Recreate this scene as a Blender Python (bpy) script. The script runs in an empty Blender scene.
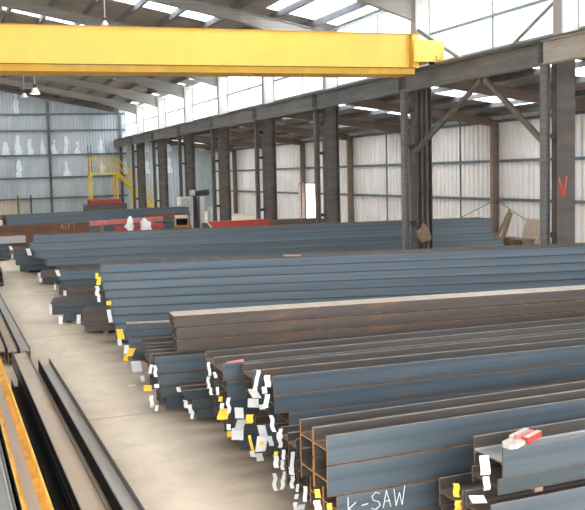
import bpy, bmesh, math, random
from mathutils import Vector, Matrix
random.seed(7)
SC = bpy.context.scene
COL = SC.collection
R = math.radians
cos, sin, pi = math.cos, math.sin, math.pi

# ------------------------------------------------------------------ materials
MATS = {}
def nodes(name):
    m = bpy.data.materials.new(name); m.use_nodes = True
    nt = m.node_tree
    b = nt.nodes['Principled BSDF']
    MATS[name] = m
    return m, nt, b
def N(nt, t, **kw):
    n = nt.nodes.new(t)
    for k, v in kw.items():
        if k.startswith('_'): setattr(n, k[1:], v)
        else: n.inputs[k.replace('0_', ' ')].default_value = v
    return n
def ramp(nt, src, stops):
    r = nt.nodes.new('ShaderNodeValToRGB')
    e = r.color_ramp.elements
    while len(e) < len(stops): e.new(.5)
    for i, (p, c) in enumerate(stops):
        e[i].position = p; e[i].color = (*c, 1) if len(c) == 3 else c
    nt.links.new(src, r.inputs[0])
    return r
def mixc(nt, fac, a, b):
    m = nt.nodes.new('ShaderNodeMix'); m.data_type = 'RGBA'
    for s, v in ((0, fac), (6, a), (7, b)):
        if hasattr(v, 'links'): nt.links.new(v, m.inputs[s])
        else: m.inputs[s].default_value = v if s == 0 else (*v, 1)
    return m.outputs[2]
def noise(nt, scale, detail=3, stretch=(1, 1, 1), coord='Object', rough=.6):
    tc = nt.nodes.new('ShaderNodeTexCoord'); mp = nt.nodes.new('ShaderNodeMapping')
    mp.inputs['Scale'].default_value = stretch
    nt.links.new(tc.outputs[coord], mp.inputs[0])
    n = nt.nodes.new('ShaderNodeTexNoise'); n.inputs['Scale'].default_value = scale
    n.inputs['Detail'].default_value = detail; n.inputs['Roughness'].default_value = rough
    nt.links.new(mp.outputs[0], n.inputs['Vector'])
    return n.outputs[0]
def steel(name, c1, c2, rust, lo=.58, hi=.72, rough=.45, metal=.35, stretch=(.35, 1.5, 1.5)):
    m, nt, b = nodes(name)
    oi = nt.nodes.new('ShaderNodeObjectInfo')
    n1 = noise(nt, 1.6, 5, (stretch[0] * .35, stretch[1] * 1.2, stretch[2] * 4))
    base = mixc(nt, ramp(nt, n1, [(.38, (0, 0, 0)), (.62, (1, 1, 1))]).outputs[0], c1, c2)
    var = ramp(nt, oi.outputs['Random'], [(0, (.84, .86, .88)), (1, (1.12, 1.1, 1.08))])
    mul = nt.nodes.new('ShaderNodeMix'); mul.data_type = 'RGBA'; mul.blend_type = 'MULTIPLY'
    mul.inputs[0].default_value = 1
    nt.links.new(base, mul.inputs[6]); nt.links.new(var.outputs[0], mul.inputs[7])
    n2 = noise(nt, 3.1, 6, stretch, rough=.7)
    fac = ramp(nt, n2, [(lo, (0, 0, 0)), (hi, (1, 1, 1))]).outputs[0]
    nt.links.new(mixc(nt, fac, mul.outputs[2], rust), b.inputs['Base Color'])
    b.inputs['Roughness'].default_value = rough; b.inputs['Metallic'].default_value = metal
    return m
def plain(name, c, rough=.6, metal=0, vary=.12, scale=6):
    m, nt, b = nodes(name)
    n = noise(nt, scale, 3)
    d = tuple(x * (1 - vary) for x in c); u = tuple(min(1, x * (1 + vary)) for x in c)
    nt.links.new(ramp(nt, n, [(.3, d), (.7, u)]).outputs[0], b.inputs['Base Color'])
    b.inputs['Roughness'].default_value = rough; b.inputs['Metallic'].default_value = metal
    return m

steel('mill_blue', (.068, .092, .112), (.108, .136, .158), (.165, .115, .08), .60, .78)
steel('mill_pale', (.088, .121, .150), (.132, .172, .204), (.18, .16, .14), .64, .82)
steel('mill_dark', (.048, .063, .072), (.072, .092, .102), (.105, .075, .055), .58, .75)
steel('mill_brown', (.085, .066, .056), (.125, .10, .085), (.21, .11, .06), .55, .75)
steel('mill_web', (.12, .112, .103), (.17, .16, .147), (.17, .105, .06), .5, .72)
steel('mill_inner', (.070, .064, .060), (.105, .096, .088), (.12, .07, .04), .55, .75)
steel('inner_brown', (.13, .092, .068), (.18, .135, .10), (.30, .16, .07), .5, .7)
steel('web_pale', (.50, .46, .41), (.58, .56, .52), (.42, .26, .12), .55, .72)
steel('web_tan', (.50, .40, .30), (.60, .50, .40), (.45, .25, .10), .55, .75)
steel('web_grey', (.36, .38, .39), (.44, .46, .47), (.30, .22, .14), .62, .8)
plain('rust_edge', (.19, .090, .042), .8, .1, .45, 9)
plain('rust_orange', (.55, .26, .06), .75, .1, .3, 9)
plain('orange_bright', (.78, .42, .07), .7, 0, .25, 5)
plain('top_edge', (.21, .175, .15), .6, .2, .35, 5)
plain('dark_edge', (.10, .07, .055), .7, .2, .3, 9)
plain('pale_edge', (.50, .42, .35), .5, .3, .15, 9)
plain('end_cut', (.20, .12, .075), .8, .1, .4, 20)
plain('end_orange', (.48, .23, .07), .8, .1, .3, 20)
steel('brown_long', (.10, .045, .022), (.15, .065, .03), (.22, .09, .04), .5, .7)
steel('frame_steel', (.095, .082, .076), (.15, .132, .122), (.16, .085, .05), .56, .7, .6, .2, (1.5, 1.5, .5))
steel('frame_brown', (.15, .115, .092), (.205, .16, .13), (.22, .11, .06), .5, .68, .6, .1, (1.5, 1.5, .5))
steel('runway_grey', (.155, .152, .15), (.22, .216, .21), (.24, .15, .10), .6, .76, .6, .2, (1.5, .4, 1.5))
steel('runway_tan', (.46, .41, .36), (.55, .50, .44), (.45, .25, .13), .55, .7, .6, .1, (1.5, .4, 1.5))
steel('rafter_grey', (.27, .25, .225), (.35, .325, .295), (.27, .19, .13), .58, .75, .6, .1)
plain('column_white', (.50, .475, .45), .6, 0, .08, 3)
plain('purlin_grey', (.15, .15, .155), .6, .3, .15, 3)
plain('girt_blue', (.13, .155, .18), .6, .3, .15, 3)
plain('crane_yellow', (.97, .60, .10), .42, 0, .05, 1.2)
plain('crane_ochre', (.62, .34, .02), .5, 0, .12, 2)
plain('rubber_and_shade_black', (.015, .015, .016), .6)
plain('yellow_paint', (.85, .58, .04), .5, 0, .08, 4)
plain('red_paint', (.40, .045, .03), .55, 0, .2, 4)
plain('pink_red', (.62, .17, .15), .55, 0, .25, 4)
plain('clamp_cream', (.56, .49, .42), .5, 0, .1, 12)
plain('paper_white', (.74, .74, .73), .7, 0, .04, 9)
plain('paper_grey', (.52, .52, .50), .7, 0, .1, 9)
plain('tag_yellow', (.92, .60, .04), .6, 0, .08, 9)
plain('timber', (.22, .155, .105), .8, 0, .25, 12)
plain('timber_pale', (.36, .27, .20), .8, 0, .2, 12)
plain('machine_white', (.65, .64, .60), .6, 0, .1, 5)
plain('machine_dark', (.05, .05, .055), .6, .2, .3, 5)
plain('lamp_metal', (.55, .56, .56), .4, .5, .05, 5)
plain('chalk', (.85, .85, .84), .9, 0, .1, 40)
plain('spray_red', (.75, .10, .04), .8, 0, .1, 30)
plain('paint_cream', (.80, .68, .38), .8, 0, .1, 30)
plain('gap_shade_black', (.008, .008, .009), .7, 0, .3, 5)  # near-black colour standing in for shade on beam sides and in gaps
plain('glazing_bar', (.30, .36, .38), .5, 0, .05, 5)
plain('sheet_clad', (.74, .70, .67), .6, 0, .06, 1.1)
plain('roof_sheet', (.29, .255, .225), .6, .15, .22, .9)
plain('roof_lean', (.16, .147, .137), .6, .15, .22, .9)

m, nt, b = nodes('lamp_glow'); b.inputs['Emission Color'].default_value = (1, .8, .6, 1); b.inputs['Emission Strength'].default_value = 1.6
b.inputs['Base Color'].default_value = (.8, .6, .5, 1)

# concrete floor
m, nt, b = nodes('concrete')
n1 = noise(nt, .55, 6, (1, .6, 1)); n2 = noise(nt, 3.2, 6); n3 = noise(nt, .9, 5, (.6, 1.4, 1))
c = mixc(nt, ramp(nt, n1, [(.36, (0, 0, 0)), (.66, (1, 1, 1))]).outputs[0], (.64, .52, .385), (.78, .66, .515))
c = mixc(nt, ramp(nt, n2, [(.45, (0, 0, 0)), (.8, (.4, .4, .4))]).outputs[0], c, (.40, .33, .26))
c = mixc(nt, ramp(nt, n3, [(.6, (0, 0, 0)), (.74, (.65, .65, .65))]).outputs[0], c, (.30, .235, .175))
tc = nt.nodes.new('ShaderNodeTexCoord'); sx = nt.nodes.new('ShaderNodeSeparateXYZ'); nt.links.new(tc.outputs['Object'], sx.inputs[0])
def mth(nt, op, a, b_=None, c_=None):
    n = nt.nodes.new('ShaderNodeMath'); n.operation = op
    for i, v in enumerate((a, b_, c_)):
        if v is None: continue
        if hasattr(v, 'links'): nt.links.new(v, n.inputs[i])
        else: n.inputs[i].default_value = v
    return n.outputs[0]
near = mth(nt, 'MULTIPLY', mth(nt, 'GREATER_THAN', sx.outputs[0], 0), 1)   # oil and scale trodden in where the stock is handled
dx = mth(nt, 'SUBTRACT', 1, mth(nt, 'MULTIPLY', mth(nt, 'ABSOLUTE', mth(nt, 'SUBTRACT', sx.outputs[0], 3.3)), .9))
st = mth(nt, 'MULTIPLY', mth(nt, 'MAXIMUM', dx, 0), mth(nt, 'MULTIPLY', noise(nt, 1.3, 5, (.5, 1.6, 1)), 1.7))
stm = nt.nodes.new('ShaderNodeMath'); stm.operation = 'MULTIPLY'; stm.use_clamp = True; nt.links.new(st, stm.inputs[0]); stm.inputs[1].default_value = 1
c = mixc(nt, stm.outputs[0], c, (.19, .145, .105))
j = mth(nt, 'FRACT', mth(nt, 'MULTIPLY', mth(nt, 'ADD', sx.outputs[1], 1.55), 1 / 6.3))
j = mth(nt, 'LESS_THAN', j, .0035)
c = mixc(nt, j, c, (.27, .21, .16))
nt.links.new(c, b.inputs['Base Color']); b.inputs['Roughness'].default_value = .55
b.inputs['Specular IOR Level'].default_value = .3
plain('ground_out', (.55, .53, .50), .9, 0, .1, 1)

# end wall cladding: bluish weathered sheet with rows of pale tapering patches
m, nt, b = nodes('end_clad')
n1 = noise(nt, .5, 4, (1, 1, .35))
c = mixc(nt, ramp(nt, n1, [(.35, (0, 0, 0)), (.68, (1, 1, 1))]).outputs[0], (.36, .40, .44), (.50, .535, .565))
n2 = noise(nt, 2.4, 3, (1, 1, .12))
c = mixc(nt, ramp(nt, n2, [(.5, (0, 0, 0)), (.8, (.6, .6, .6))]).outputs[0], c, (.60, .62, .64))
tc = nt.nodes.new('ShaderNodeTexCoord'); sx = nt.nodes.new('ShaderNodeSeparateXYZ'); nt.links.new(tc.outputs['Object'], sx.inputs[0])
wn = nt.nodes.new('ShaderNodeTexWhiteNoise'); wn.noise_dimensions = '1D'
u = mth(nt, 'MULTIPLY', sx.outputs[0], 1 / .95)
nt.links.new(mth(nt, 'FLOOR', u), wn.inputs['W'])
fr = mth(nt, 'ABSOLUTE', mth(nt, 'SUBTRACT', mth(nt, 'FRACT', u), .5))
wob = mth(nt, 'MULTIPLY', mth(nt, 'SUBTRACT', noise(nt, 1.9, 4), .5), .75)
for z0, hh, th in ((5.12, 1.35, .3), (3.35, 1.1, .66), (8.4, 1.3, .86)):
    t = mth(nt, 'SUBTRACT', 1, mth(nt, 'DIVIDE', mth(nt, 'SUBTRACT', sx.outputs[2], z0), mth(nt, 'MULTIPLY', hh, mth(nt, 'ADD', .35, wn.outputs[0]))))
    inside = mth(nt, 'LESS_THAN', mth(nt, 'ADD', fr, wob), mth(nt, 'MULTIPLY', mth(nt, 'POWER', mth(nt, 'MAXIMUM', t, 0), .6), .26))
    above = mth(nt, 'MULTIPLY', mth(nt, 'GREATER_THAN', sx.outputs[2], z0), mth(nt, 'GREATER_THAN', t, 0))
    keep = mth(nt, 'GREATER_THAN', wn.outputs[0], th)
    c = mixc(nt, mth(nt, 'MULTIPLY', mth(nt, 'MULTIPLY', inside, above), mth(nt, 'MULTIPLY', keep, .8)), c, (.80, .86, .90))
low = mth(nt, 'MULTIPLY', mth(nt, 'LESS_THAN', sx.outputs[2], 1.75), mth(nt, 'LESS_THAN', sx.outputs[0], 6.5))
c = mixc(nt, mth(nt, 'MULTIPLY', low, .8), c, (.55, .45, .33))
nt.links.new(c, b.inputs['Base Color']); b.inputs['Roughness'].default_value = .5

def sheet_trans(name, col, t):
    m = bpy.data.materials.new(name); m.use_nodes = True; nt = m.node_tree; MATS[name] = m
    nt.nodes.remove(nt.nodes['Principled BSDF']); out = nt.nodes['Material Output']
    a = nt.nodes.new('ShaderNodeBsdfTransparent'); a.inputs[0].default_value = (*col, 1)
    d = nt.nodes.new('ShaderNodeBsdfTranslucent'); d.inputs[0].default_value = (*col, 1)
    g = nt.nodes.new('ShaderNodeBsdfGlossy'); g.inputs['Roughness'].default_value = .25
    x = nt.nodes.new('ShaderNodeMixShader'); x.inputs[0].default_value = 1 - t
    y = nt.nodes.new('ShaderNodeMixShader'); y.inputs[0].default_value = .05
    nt.links.new(a.outputs[0], x.inputs[1]); nt.links.new(d.outputs[0], x.inputs[2])
    nt.links.new(x.outputs[0], y.inputs[1]); nt.links.new(g.outputs[0], y.inputs[2])
    nt.links.new(y.outputs[0], out.inputs[0])
sheet_trans('rooflight', (.93, .95, .96), .6)
sheet_trans('rooflight_dirty', (.80, .82, .84), .22)
sheet_trans('glazing', (.92, .96, .97), .8)

# ------------------------------------------------------------------ mesh builder
class MB:
    def __init__(s): s.v = []; s.f = []; s.m = []; s.ms = []
    def mi(s, m):
        if m not in s.ms: s.ms.append(m)
        return s.ms.index(m)
    def poly(s, pts, m): 
        n = len(s.v); s.v += [tuple(p) for p in pts]; s.f.append(tuple(range(n, n + len(pts)))); s.m.append(s.mi(m)); return s
    def hexa(s, P, m):      # 8 points: bottom loop 0-3, top loop 4-7 ; m name or list of six (bottom, top, -y, +x, +y, -x)
        n = len(s.v); s.v += [tuple(p) for p in P]
        F = [(3, 2, 1, 0), (4, 5, 6, 7), (0, 1, 5, 4), (1, 2, 6, 5), (2, 3, 7, 6), (3, 0, 4, 7)]
        for i, f in enumerate(F):
            s.f.append(tuple(n + k for k in f)); s.m.append(s.mi(m if isinstance(m, str) else m[i]))
        return s
    def box(s, x0, x1, y0, y1, z0, z1, m):
        return s.hexa([(x0, y0, z0), (x1, y0, z0), (x1, y1, z0), (x0, y1, z0), (x0, y0, z1), (x1, y0, z1), (x1, y1, z1), (x0, y1, z1)], m)
    def bar(s, p, q, w, h, m, up=(0, 0, 1)):
        p, q = Vector(p), Vector(q); d = (q - p).normalized(); u = Vector(up)
        if abs(d.dot(u)) > .99: u = Vector((1, 0, 0))
        a = d.cross(u).normalized() * w / 2; c = a.cross(d).normalized() * h / 2
        return s.hexa([p - a - c, p + a - c, q + a - c, q - a - c, p - a + c, p + a + c, q + a + c, q - a + c], m)
    def tube(s, p, q, r, m, n=10, r2=None):
        p, q = Vector(p), Vector(q); d = (q - p).normalized(); u = Vector((0, 0, 1))
        if abs(d.dot(u)) > .99: u = Vector((1, 0, 0))
        a = d.cross(u).normalized(); c = a.cross(d); r2 = r if r2 is None else r2
        k = len(s.v)
        for P, rr in ((p, r), (q, r2)):
            for i in range(n): s.v.append(tuple(P + a * cos(2 * pi * i / n) * rr + c * sin(2 * pi * i / n) * rr))
        mi = s.mi(m)
        for i in range(n): s.f.append((k + i, k + (i + 1) % n, k + n + (i + 1) % n, k + n + i)); s.m.append(mi)
        s.f.append(tuple(range(k + n - 1, k - 1, -1))); s.m.append(mi)
        s.f.append(tuple(range(k + n, k + 2 * n))); s.m.append(mi)
        return s
    def extrude(s, prof, axis, a, b, m, thick=None):   # closed profile in the plane across axis
        n = len(prof); k = len(s.v); mi = s.mi(m)
        mk = {'x': lambda t, p: (t, p[0], p[1]), 'y': lambda t, p: (p[0], t, p[1]), 'z': lambda t, p: (p[0], p[1], t)}[axis]
        for t in (a, b):
            for p in prof: s.v.append(mk(t, p))
        for i in range(n): s.f.append((k + i, k + (i + 1) % n, k + n + (i + 1) % n, k + n + i)); s.m.append(mi)
        s.f.append(tuple(range(k, k + n))); s.m.append(mi); s.f.append(tuple(range(k + 2 * n - 1, k + n - 1, -1))); s.m.append(mi)
        return s
    def mesh(s, name):
        me = bpy.data.meshes.new(name); me.from_pydata(s.v, [], s.f)
        for x in s.ms: me.materials.append(MATS[x])
        me.polygons.foreach_set('material_index', s.m); me.update()
        bm = bmesh.new(); bm.from_mesh(me); bmesh.ops.recalc_face_normals(bm, faces=bm.faces); bm.to_mesh(me); bm.free()
        return me
    def build(s, name, parent=None, loc=(0, 0, 0), rz=0):
        return link(name, s.mesh(name), parent, loc, rz)
def link(name, data, parent=None, loc=(0, 0, 0), rz=0):
    o = bpy.data.objects.new(name, data); COL.objects.link(o); o.location = loc; o.rotation_euler = (0, 0, rz)
    if parent: o.parent = parent
    return o
def empty(name, loc=(0, 0, 0), rz=0): return link(name, None, None, loc, rz)
def tag(o, label, cat, group=None):
    o['label'] = label; o['category'] = cat
    if group: o['group'] = group
    return o
def struct(o, label=None):
    o['kind'] = 'structure'
    if label: o['label'] = label
    return o
ORD = ['zeroth', 'first', 'second', 'third', 'fourth', 'fifth', 'sixth', 'seventh', 'eighth', 'ninth', 'tenth', 'eleventh', 'twelfth', 'thirteenth']

# ------------------------------------------------------------------ camera and world
cam = bpy.data.cameras.new('camera'); co = bpy.data.objects.new('camera', cam); COL.objects.link(co); SC.camera = co
yaw, pit, rol, F, CX, CY = R(18.0015), R(4.37047), R(-1.72644), 852.73, 217.87, 238.34
fw = Vector((sin(yaw) * cos(pit), cos(yaw) * cos(pit), -sin(pit))); r_ = Vector((cos(yaw), -sin(yaw), 0)); u_ = r_.cross(fw)
r2 = cos(rol) * r_ + sin(rol) * u_; u2 = -sin(rol) * r_ + cos(rol) * u_
Mx = Matrix((r2, u2, -fw)).transposed().to_4x4(); Mx.translation = Vector((0, 0, 3.2)); co.matrix_world = Mx
cam.sensor_width = 36; cam.lens = F / 585 * 36
cam.shift_x = (292.5 - CX) / 585; cam.shift_y = (CY - 255) / 585; cam.clip_end = 500
w = bpy.data.worlds.new('World'); SC.world = w; w.use_nodes = True
WORLD_BG = w.node_tree.nodes['Background']
WORLD_BG.inputs[0].default_value = (.94, .965, 1, 1)
_t = w.node_tree; _tc = _t.nodes.new('ShaderNodeTexCoord'); _s = _t.nodes.new('ShaderNodeSeparateXYZ'); _t.links.new(_tc.outputs['Generated'], _s.inputs[0])
_m = _t.nodes.new('ShaderNodeMapRange'); _m.inputs['From Min'].default_value = -.02; _m.inputs['From Max'].default_value = .9
_m.inputs['To Min'].default_value = 3.0; _m.inputs['To Max'].default_value = 11.0      # overcast sky, brightest overhead
_t.links.new(_s.outputs[2], _m.inputs['Value']); _t.links.new(_m.outputs[0], WORLD_BG.inputs[1])
SC.view_settings.view_transform = 'Standard'; SC.view_settings.look = 'None'; SC.view_settings.gamma = 1
SC.view_settings.use_curve_mapping = False; SC.view_settings.exposure = 0.35
# ------------------------------------------------------------------ building shell
YS = [17.25 + 6.55 * k for k in range(-1, 8)]       # frame lines 10.7 ... 63.1
YB = 69.65; XC = 14.6; XS = 22.3; YF = -8.0
def rz(x): return 11.6 - .195 * abs(x)              # roof underside
def lz(x): return 6.3 - .137 * (x - 14.95)          # side-aisle roof underside
struct(MB().box(-15.3, XS + .1, YF, YB + .1, -.3, 0, 'concrete').build('floor'))
struct(MB().box(-60, 90, -60, 140, -.5, -.32, 'ground_out').build('trim_1', loc=(0, 0, 0)), 'pale yard ground outside the shed')

def corr(a0, a1, pitch=.25, d=.035):
    """open corrugated profile points (t, offset) from a0 to a1"""
    out = []; t = a0
    while t < a1 - 1e-6:
        for k, o in ((0, 0), (.3, 0), (.42, d), (.58, d), (.7, 0)):
            x = t + k * pitch
            if x < a1: out.append((x, o))
        t += pitch
    out.append((a1, 0)); return out
def clad(mb, a0, a1, f, m, pitch=.25, d=.035, th=.02):
    """corrugated sheet; f(t, o, s) -> 3D point for s=0/1 end; solid of thickness th along the offset"""
    P = corr(a0, a1, pitch, d); k = len(mb.v); mi = mb.mi(m)
    for t, o in P: mb.v += [f(t, o, 0), f(t, o, 1), f(t, o + th, 0), f(t, o + th, 1)]
    n = len(P)
    for i in range(n - 1):
        a = k + 4 * i; b = a + 4
        mb.f += [(a, a + 1, b + 1, b), (a + 2, b + 2, b + 3, a + 3), (a, b, b + 2, a + 2), (a + 1, a + 3, b + 3, b + 1)]; mb.m += [mi] * 4
    for a in (k, k + 4 * (n - 1)): mb.f.append((a, a + 1, a + 3, a + 2)); mb.m.append(mi)
# right side wall with a doorway standing open far down
DY0, DY1, DZ = 48.1, 51.0, 2.35
mb = MB()
for a, b_, z0, z1 in ((YF, DY0, 0, 5.28), (DY1, YB, 0, 5.28), (DY0, DY1, DZ, 5.28)):
    clad(mb, a, b_, lambda t, o, s, z0=z0, z1=z1: (XS + o, t, z1 if s else z0), 'sheet_clad', .33, .085)
struct(mb.build('wall_right'), 'white ribbed side wall cladding')
# end wall
mb = MB()
clad(mb, -15, 14.95, lambda t, o, s: (t, YB + o, (rz(t) if s else 0)), 'end_clad')
clad(mb, 14.95, XS, lambda t, o, s: (t, YB + o, (lz(t) if s else 0)), 'end_clad')
struct(mb.build('wall_back'), 'grey-blue ribbed end wall with rows of pale patches')
# left wall
mb = MB(); clad(mb, YF, YB, lambda t, o, s: (-15 - o, t, 6.3 if s else 0), 'sheet_clad', .5)
struct(mb.build('wall_left'))
# roofs
def roof_pt(side):
    return lambda t, o, s: (side * (15.1 if s else 0), t, rz(15.1 if s else 0) + o)
YL = [YF + .0, 4.15] + YS + [YB]
mids = [(a + b_) / 2 for a, b_ in zip(YS, YS[1:] + [YB])]      # bays from 10.7 on
SKW = .62
mb = MB(); wn_i = [1]
def skyl(name, y0, y1, x0, x1, fn, side=1, mat='rooflight'):
    s = MB(); clad(s, y0, y1, lambda t, o, e: (side * (x1 if e else x0), t, fn(x1 if e else x0) + o), mat, .25, .035, .006)
    o = s.build('window_%d' % wn_i[0]); wn_i[0] += 1
    return struct(o, name)
bands = []
for i, ym in enumerate([-2, 7.4] + mids):
    bands.append((ym - SKW, ym + SKW, 3.2, 10.9))
bands[3] = (bands[3][0], bands[3][1], 3.2, 10.9)
cur = YF
EV = {4: (26.6, 30.1, 11.95)}
eav = []
for i in range(len(bands)):
    ym = (bands[i][0] + bands[i][1]) / 2
    a_, b_, x_ = EV.get(i, (ym - 2.2, ym + 2.2, 13.98))
    eav.append((a_, b_, x_))
for (y0, y1, x0, x1) in bands:
    for sd in (1, -1):
        def rs(ya, yb, xa, xb, sd=sd):
            if yb - ya > .01: clad(mb, ya, yb, lambda t, o, s: (sd * (xb if s else xa), t, rz(xb if s else xa) + o), 'roof_sheet')
        XE = 11.9
        rs(cur, y0, 0, XE); rs(y0, y1, 0, x0); rs(y0, y1, x1, XE)
    cur = y1
for sd in (1, -1):
    def rs(ya, yb, xa, xb, sd=sd):
        if yb - ya > .01: clad(mb, ya, yb, lambda t, o, s: (sd * (xb if s else xa), t, rz(xb if s else xa) + o), 'roof_sheet')
    rs(cur, YB + .05, 0, 11.9); c_ = YF
    for (ya, yb, xe) in eav:
        rs(c_, ya, 11.9, 15.1); rs(ya, yb, 11.9, xe); rs(ya, yb, 14.85, 15.1)
        if sd == 1 or True: skyl('dirty translucent sheet along the eave of the main roof', ya, yb, xe, 14.85, rz, sd, 'rooflight_dirty')
        c_ = yb
    rs(c_, YB + .05, 11.9, 15.1)
for i, (y0, y1, x0, x1) in enumerate(bands):
    for sd in (1, -1): skyl('translucent rooflight strip in the main roof', y0, y1, x0, x1, rz, sd)
# side aisle roof
cur = YF
LX0, LX1 = 15.0, XS + .1
lb = [(ym - .95, ym + .95, 16.4, 21.2) for ym in [0, 7.4] + mids]
for (y0, y1, x0, x1) in lb:
    clad(mb, cur, y0, lambda t, o, s: ((LX1 if s else LX0), t, lz(LX1 if s else LX0) + o), 'roof_lean')
    for xa, xb in ((LX0, x0), (x1, LX1)):
        clad(mb, y0, y1, lambda t, o, s, xa=xa, xb=xb: ((xb if s else xa), t, lz(xb if s else xa) + o), 'roof_lean')
    skyl('translucent rooflight strip over the side aisle', y0, y1, x0, x1, lz)
    cur = y1
clad(mb, cur, YB + .05, lambda t, o, s: ((LX1 if s else LX0), t, lz(LX1 if s else LX0) + o), 'roof_lean')
struct(mb.build('ceiling'), 'ribbed metal roof sheeting')

# clerestory glazing, one window per bay
edges = [YF, -2.4, 4.15] + YS + [YB]
for a, b_ in zip(edges, edges[1:]):
    for X, sd in ((14.93, 1), (-14.98, -1)):
        wnd = MB()
        n = 2
        zt = rz(X) - .12; zb = 6.42
        for k in range(n + 1):
            y = a + (b_ - a) * k / n; wnd.box(X - .03, X + .03, y - .035, y + .035, zb, zt, 'glazing_bar')
        for z in (zb, (zb + zt) / 2 - .15, zt): wnd.box(X - .035, X + .035, a + .02, b_ - .02, z - .045, z + .045, 'glazing_bar')
        fr = wnd.build('window_%d' % wn_i[0]); wn_i[0] += 1; struct(fr, 'bright glazed clerestory bay')
        MB().box(X - .005, X + .005, a + .03, b_ - .03, zb, zt, 'glazing').build('pane', fr)
    struct(MB().box(14.88, 15.06, a, b_, 6.18, 6.39, 'column_white').build('trim_2'), 'pale sill flashing under the clerestory')

# purlins
PX = [.4, 1.9, 3.4, 4.9, 6.4, 7.9, 9.4, 10.9, 12.4, 13.9]
for i, x in enumerate(PX):
    for sd in (1, -1):
        if sd == -1 and i > 3: continue
        X = x * sd; z = rz(x)
        o = MB().box(X - .035, X + .035, YF, YB, z - .235, z - .012, 'purlin_grey').box(X - .035, X + .09, YF, YB, z - .25, z - .235, 'purlin_grey').build('roof_purlin')
        tag(o, ('long steel purlin under the main roof, %s of ten down from the ridge' % ORD[i + 1]) if sd == 1 else 'steel purlin on the left slope of the main roof, %s from ridge' % ORD[i + 1], 'purlin', 'purlins of the main roof')
for i, x in enumerate((15.5, 17.1, 18.7, 20.3, 21.8)):
    z = lz(x)
    o = MB().box(x - .03, x + .03, YF, YB, z - .18, z - .012, 'purlin_grey').build('roof_purlin')
    tag(o, 'steel purlin under the side aisle roof, %s of five out from the big columns' % ORD[i + 1], 'purlin', 'purlins of the aisle roof')
# rafters
def rafter(y, n):
    t = empty('roof_rafter', (0, y, 0))
    for sd in (1, -1):
        def sec(xa, xb, d0, d1, m='rafter_grey'):
            s = MB(); hw = .1
            z0, z1 = rz(xa) - .26, rz(xb) - .26
            A, B = sd * xa, sd * xb
            s.hexa([(A, -.006, z0 - d0), (B, -.006, z1 - d1), (B, .006, z1 - d1), (A, .006, z0 - d0), (A, -.006, z0), (B, -.006, z1), (B, .006, z1), (A, .006, z0)], m)
            for top in (0, 1):
                a0 = z0 if top else z0 - d0 + .02; a1 = z1 if top else z1 - d1 + .02
                s.hexa([(A, -hw, a0 - .02), (B, -hw, a1 - .02), (B, hw, a1 - .02), (A, hw, a0 - .02), (A, -hw, a0), (B, -hw, a1), (B, hw, a1), (A, hw, a0)], m)
            return s
        sec(.02, 11, .42, .42).build('rafter_beam', t)
        sec(11.0, 14.33, .42, .78).build('haunch', t)
    tag(t, 'pitched grey steel roof rafter, %s from the near end' % ORD[n], 'rafter', 'rafters of the main roof')
for n, y in enumerate(YS): rafter(y, n + 1)
for n, y in enumerate(YS):
    x0, x1 = 15.0, 22.0
    s = MB(); z0, z1 = lz(x0) - .2, lz(x1) - .2
    for a, b_, hw in ((0, .34, .006), (.32, .34, .08), (0, .02, .08)):
        s.hexa([(x0, -hw, z0 - b_), (x1, -hw, z1 - b_), (x1, hw, z1 - b_), (x0, hw, z0 - b_), (x0, -hw, z0 - a), (x1, -hw, z1 - a), (x1, hw, z1 - a), (x0, hw, z0 - a)], 'frame_brown')
    tag(s.build('aisle_rafter', loc=(0, y, 0)), 'brown steel rafter over the side aisle, %s from the near end' % ORD[n + 1], 'rafter', 'rafters of the side aisle')

def hsec(mb, cx, cy, wx, wy, z0, z1, m, tf=.02, axis='x', web=None):
    """H section column standing; flanges at +-wx (axis x) or +-wy (axis y)"""
    web = web or m
    if axis == 'x':
        mb.box(cx - wx / 2, cx - wx / 2 + tf, cy - wy / 2, cy + wy / 2, z0, z1, m)
        mb.box(cx + wx / 2 - tf, cx + wx / 2, cy - wy / 2, cy + wy / 2, z0, z1, m)
        mb.box(cx - wx / 2 + tf, cx + wx / 2 - tf, cy - tf / 2, cy + tf / 2, z0, z1, web)
    else:
        mb.box(cx - wx / 2, cx + wx / 2, cy - wy / 2, cy - wy / 2 + tf, z0, z1, m)
        mb.box(cx - wx / 2, cx + wx / 2, cy + wy / 2 - tf, cy + wy / 2, z0, z1, m)
        mb.box(cx - tf / 2, cx + tf / 2, cy - wy / 2 + tf, cy + wy / 2 - tf, z0, z1, web)
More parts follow.
